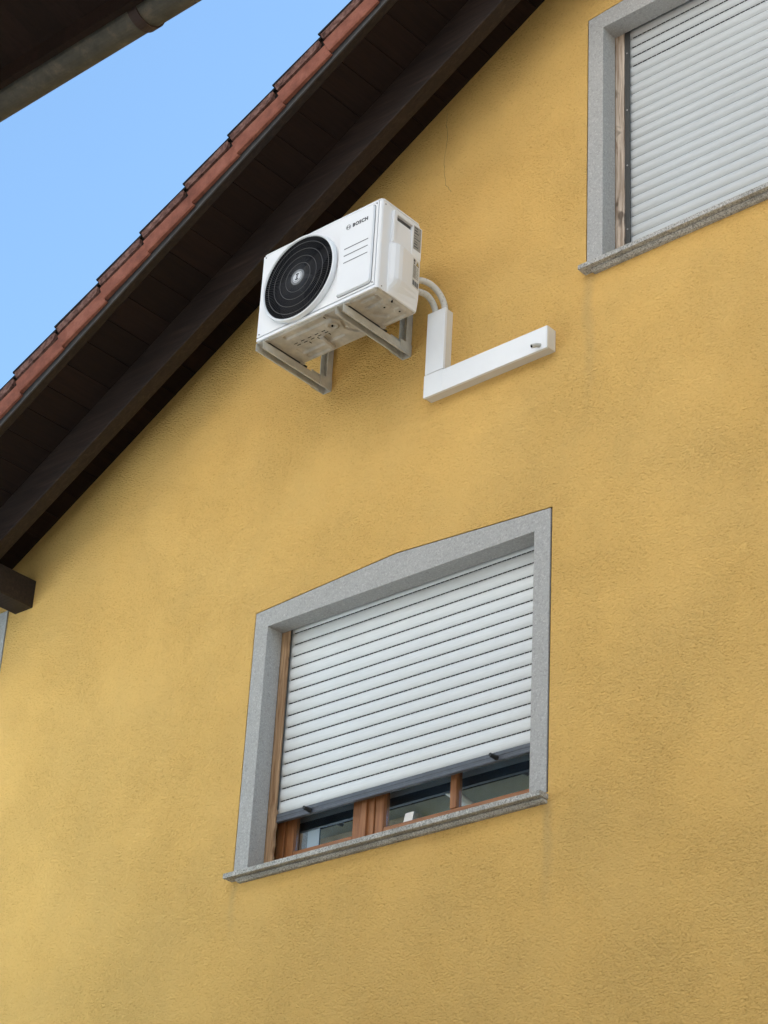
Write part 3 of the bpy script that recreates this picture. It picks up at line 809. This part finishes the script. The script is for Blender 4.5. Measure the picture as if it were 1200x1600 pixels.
for i in range(5):
    xc = -6.625+i*.0465
    obj('pan_slot', B(xc-.011, xc+.011, -.384, -.380, AZ0-.0092, AZ0-.0078), M['dark'], pan); obj('pan_slot', B(xc-.006, xc+.016, -.3665, -.3625, AZ0-.0092, AZ0-.0078), M['dark'], pan)
for (a, b) in ((-6.50, -.352), (-6.56, -.345), (-6.355, -.465), (-6.43, -.345)):
    obj('pan_slot', B(a-.002, a+.002, b-.008, b+.008, AZ0-.0092, AZ0-.0078), M['dark'], pan)
for (a, b, r) in ((-6.369, -.392, .005), (-6.055, -.36, .005), (-5.995, -.374, .005), (-6.018, -.29, .005)):
    bm = bmesh.new(); tube(bm, [(a, b, AZ0-.0155), (a, b, AZ0-.006)], r, 12); obj('pan_hole', bm, M['dark'], pan)
bm = bmesh.new(); tube(bm, catmull([(-6.484, -.345, AZ0-.010), (-6.486, -.30, AZ0-.014), (-6.488, -.25, AZ0-.016)], 6), .011, 14); obj('drain_channel', bm, M['acpan'], pan, smooth=True)
bm = bmesh.new()
for fx in (AX0+.03, AX1-.21): pass
# four mounting feet
for fx in (-6.742, -6.197):
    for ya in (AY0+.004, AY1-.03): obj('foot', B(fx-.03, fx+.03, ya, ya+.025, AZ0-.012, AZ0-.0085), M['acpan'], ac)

# brackets
def bracket(xc, label):
    t = empty('wall_bracket', None, label, 'bracket', 'brackets under the air conditioner')
    zt = AZ0-.013; zb = zt-.043; h = .0265; y0 = -.506
    bm = bmesh.new()
    # channel arm, open downwards, with inward lips
    def ch(a, b, zz0, zz1): box(bm, a, b, y0, -.006, zz0, zz1)
    prof = [(xc-h, zb), (xc-h+.009, zb), (xc-h+.009, zb+.003), (xc-h+.003, zb+.003), (xc-h+.003, zt-.003), (xc+h-.003, zt-.003), (xc+h-.003, zb+.003), (xc+h-.009, zb+.003), (xc+h-.009, zb), (xc+h, zb), (xc+h, zt), (xc-h, zt)]
    prism(bm, prof, 'xz', y0, -.044)
    obj('arm', bm, M['brk'], t, bevel=.0012, segs=1)
    bm = bmesh.new()
    pr = [(xc-h, -.042), (xc-h+.004, -.042), (xc-h+.004, -.006), (xc+h-.004, -.006), (xc+h-.004, -.042), (xc+h, -.042), (xc+h, -.002), (xc-h, -.002)]
    prism(bm, pr, 'xy', zb-.004, 6.42)
    obj('upright', bm, M['brk'], t, bevel=.0012, segs=1)
    obj('gusset', B(xc-h-.0025, xc-h-.0001, -.10, -.002, zb-.002, zt+.06), M['brk'], t); obj('gusset', B(xc+h+.0001, xc+h+.0025, -.085, -.002, zb-.002, zt+.02), M['brk'], t)
    bm = bmesh.new(); tube(bm, [(xc+.004, y0+.018, zt), (xc+.004, y0+.018, zt+.022)], .0055, 10); obj('bolt', bm, M['screw'], t)
    bm = bmesh.new(); box(bm, xc+h-.010, xc+h+.004, y0+.03, -.19, zt+.001, zt+.008)
    obj('rubber_strip', bm, M['rubber'], t)
    return t
bracket(-6.757, 'galvanised bracket under the fan end of the air conditioner')
bracket(-6.217, 'galvanised bracket nearer the pipes under the air conditioner')

# ================================================================== DUCT AND PIPES
duct = empty('cable_duct', None, 'white L-shaped plastic duct fixed to the yellow wall below the pipes', 'duct')
DX0, DX1, DY = -6.038, -5.923, -.062
bm = bmesh.new(); box(bm, DX0+.003, DX1-.003, DY+.014, -.001, 5.792, 6.150); obj('upright_base', bm, M['ductside'], duct)
bm = bmesh.new()
prism(bm, [(DX0, DY), (DX1, DY), (DX1, DY+.016), (DX1-.003, DY+.016), (DX1-.003, DY+.003), (DX0+.003, DY+.003), (DX0+.003, DY+.016), (DX0, DY+.016)], 'xy', 5.793, 6.152)
obj('upright_cover', bm, M['duct'], duct, bevel=.0015)
bm = bmesh.new(); box(bm, -6.040, -5.290, DY+.014, -.001, 5.666, 5.780); obj('level_base', bm, M['ductside'], duct)
bm = bmesh.new()
prism(bm, [(DY, 5.662), (DY, 5.790), (DY+.014, 5.790), (DY+.014, 5.662)], 'yz', -6.042, -5.925)
prism(bm, [(DY, 5.662), (DY, 5.785), (DY+.014, 5.785), (DY+.014, 5.662)], 'yz', -5.9247, -5.288)
obj('level_cover', bm, M['duct'], duct, bevel=.0015)
bm = bmesh.new(); box(bm, -5.2865, -5.2825, DY+.002, -.001, 5.664, 5.782); obj('end_cap', bm, M['ductside'], duct, bevel=.001)
bm = bmesh.new(); tube(bm, [(-5.326, DY+.01, 5.690), (-5.334, DY-.016, 5.683), (-5.344, DY-.040, 5.668)], .0105, 16); tube(bm, [(-5.3445, DY-.0405, 5.6676), (-5.3447, DY-.041, 5.6672)], .006, 12, 1)
obj('drain_stub', bm, None, duct, smooth=False, mats=[simple('grey_white_stub', (.55, .55, .52), .5, .3), M['dark']])
def pipe(pts, r, label):
    bm = bmesh.new(); tube(bm, catmull(pts, 10), r, 18)
    tag(obj('insulated_pipe', bm, M['pipe'], None, smooth=True), label, 'pipe', 'insulated pipes from the air conditioner')
PIPES = True
pipe([(-6.03, -.235, 6.240), (-5.996, -.20, 6.262), (-5.984, -.165, 6.273), (-5.973, -.125, 6.271), (-5.963, -.085, 6.252), (-5.957, -.055, 6.222), (-5.953, -.036, 6.183), (-5.952, -.031, 6.140), (-5.952, -.031, 6.10)], .0160, 'upper outer white insulated pipe curving into the duct')
pipe([(-6.04, -.245, 6.170), (-5.996, -.21, 6.190), (-5.992, -.165, 6.207), (-5.994, -.12, 6.214), (-5.999, -.08, 6.205), (-6.003, -.052, 6.182), (-6.004, -.038, 6.150), (-6.004, -.034, 6.114), (-6.004, -.034, 6.08)], .0160, 'lower inner white insulated pipe curving into the duct')

# ================================================================== NEIGHBOUR HOUSE (its eave crosses the top left corner)
nb = empty('neighbour_house', None, 'dark eave of the neighbouring house crossing the top left corner', 'house')
NX0, NX1 = -16.0, -6.1
obj('wall', B(NX0, NX1, -10.0, -3.55, -1.6, 5.66), M['nbwall'], nb)
bm = bmesh.new()
def roofn(x0, x1):
    prism(bm, [(-2.985, 5.53), (-3.56, 5.69), (-6.8, 7.9), (-6.8, 8.0), (-2.985, 5.64)], 'yz', x0, x1)
    prism(bm, [(-10.6, 5.53), (-10.02, 5.69), (-6.801, 7.9), (-6.801, 8.0), (-10.6, 5.64)], 'yz', x0, x1)
prism(bm, [(-3.012, 5.46), (-2.9845, 5.46), (-2.9845, 5.66), (-3.012, 5.66)], 'yz', NX0-.4, -4.35)
roofn(NX0-.4, -4.35); obj('roof', bm, M['soffit'], nb)
gut = bmesh.new(); gc = (-2.905, 5.52); gr_ = .075; prof = []
for i in range(19):
    t = R(180+180*i/18); prof.append((gc[0]+gr_*math.cos(t), gc[1]+gr_*math.sin(t)))
for i in range(19):
    t = R(360-180*i/18); prof.append((gc[0]+(gr_-.002)*math.cos(t), gc[1]+(gr_-.002)*math.sin(t)))
prism(gut, prof, 'yz', NX0-.4, -4.34)
tube(gut, [(NX0-.4, gc[0]+gr_+.006, gc[1]+.002), (-4.34, gc[0]+gr_+.006, gc[1]+.002)], .009, 10)
gobj = obj('gutter', gut, M['gutter'], nb, smooth=False)
for xb in (-4.965,):
    bm = bmesh.new(); prof = []
    for i in range(19):
        t = R(178+184*i/18); prof.append((gc[0]+(gr_+.006)*math.cos(t), gc[1]+(gr_+.006)*math.sin(t)))
    for i in range(19):
        t = R(362-184*i/18); prof.append((gc[0]+(gr_+.0005)*math.cos(t), gc[1]+(gr_+.0005)*math.sin(t)))
    prism(bm, prof, 'yz', xb-.022, xb+.022); obj('gutter_band', bm, M['band'], gobj)
# window and downpipe on the neighbour's facade (they show as reflections in the panes)
nw = empty('window', None); nw.parent = nb
bm = bmesh.new(); slab_holes(bm, [(-10.36, 4.2), (-9.45, 4.2), (-9.45, 5.56), (-10.36, 5.56)], [[(-10.29, 4.27), (-9.52, 4.27), (-9.52, 5.49), (-10.29, 5.49)]], -3.548, -3.50)
obj('frame', bm, M['white'], nw)
obj('pane', B(-10.29, -9.52, -3.546, -3.53, 4.27, 5.49), simple('dark_window_pane', (.05, .06, .08), .08, .5), nw)
bm = bmesh.new(); tube(bm, [(-8.80, -3.47, -1.6), (-8.80, -3.47, 5.2), (-8.80, -3.3, 5.4), (-8.80, -2.95, 5.45)], .035, 14)
obj('downpipe', bm, M['white'], nb, smooth=True)

# ================================================================== ADDED PALE BLOCKS (unseen behind the camera; put in to bounce sunlight onto the wall)
FH = 25
ZBASE = 9
YF = -16
YD = 4
def make_bounce_block(x0, x1, y0, y1, h, label):
    t = empty('bounce_block', None, label, 'added bounce block')
    holes_ = []; zb_ = ZBASE; zz = zb_+1.2
    while zz+1.6 < h-.4:
        xx = x0+1.3
        while xx+1.2 < x1-.8:
            holes_.append([(xx, zz), (xx+1.15, zz), (xx+1.15, zz+1.4), (xx, zz+1.4)]); xx += 3.6
        zz += 2.9
    bm = bmesh.new(); slab_holes(bm, [(x0, zb_), (x1, zb_), (x1, h), (x0, h)], holes_, y1, y1-.25)
    box(bm, x0, x1, y0, y1-.55, zb_, h)
    obj('wall', bm, M['white_render'], t)
    obj('bounce_cut_base', B(x0-.05, x1+.05, y0, y1+.05, -1.6, zb_-.01), M['bounce_cut_base'], t)  # dark lower storeys added to cut low bounce light
    for q in holes_:
        obj('window', B(q[0][0], q[1][0], y1-.22, y1-.18, q[0][1], q[2][1]), M['farpane'], t)
    obj('roof', B(x0-.4, x1+.4, y0-.4, y1+.4, h+.01, h+.3), M['tile'], t)
M['white_render'] = simple('white_render', (.56, .555, .545), .9, .1, var=.05, sc=1)
M['bounce_cut_base'] = simple('brown_bounce_cut_base', (.16, .11, .08), .9, .1, var=.3, sc=3)
M['farpane'] = simple('far_pane', (.04, .05, .06), .1, .5)
make_bounce_block(-25, -8.5, -27, YF, FH, 'added long pale block with dark base bouncing light, unseen behind the viewer on the left')
make_bounce_block(-5.5, 4, -27, YF+YD, FH-1, 'added pale block with a dark base bouncing light, unseen straight behind the viewer')
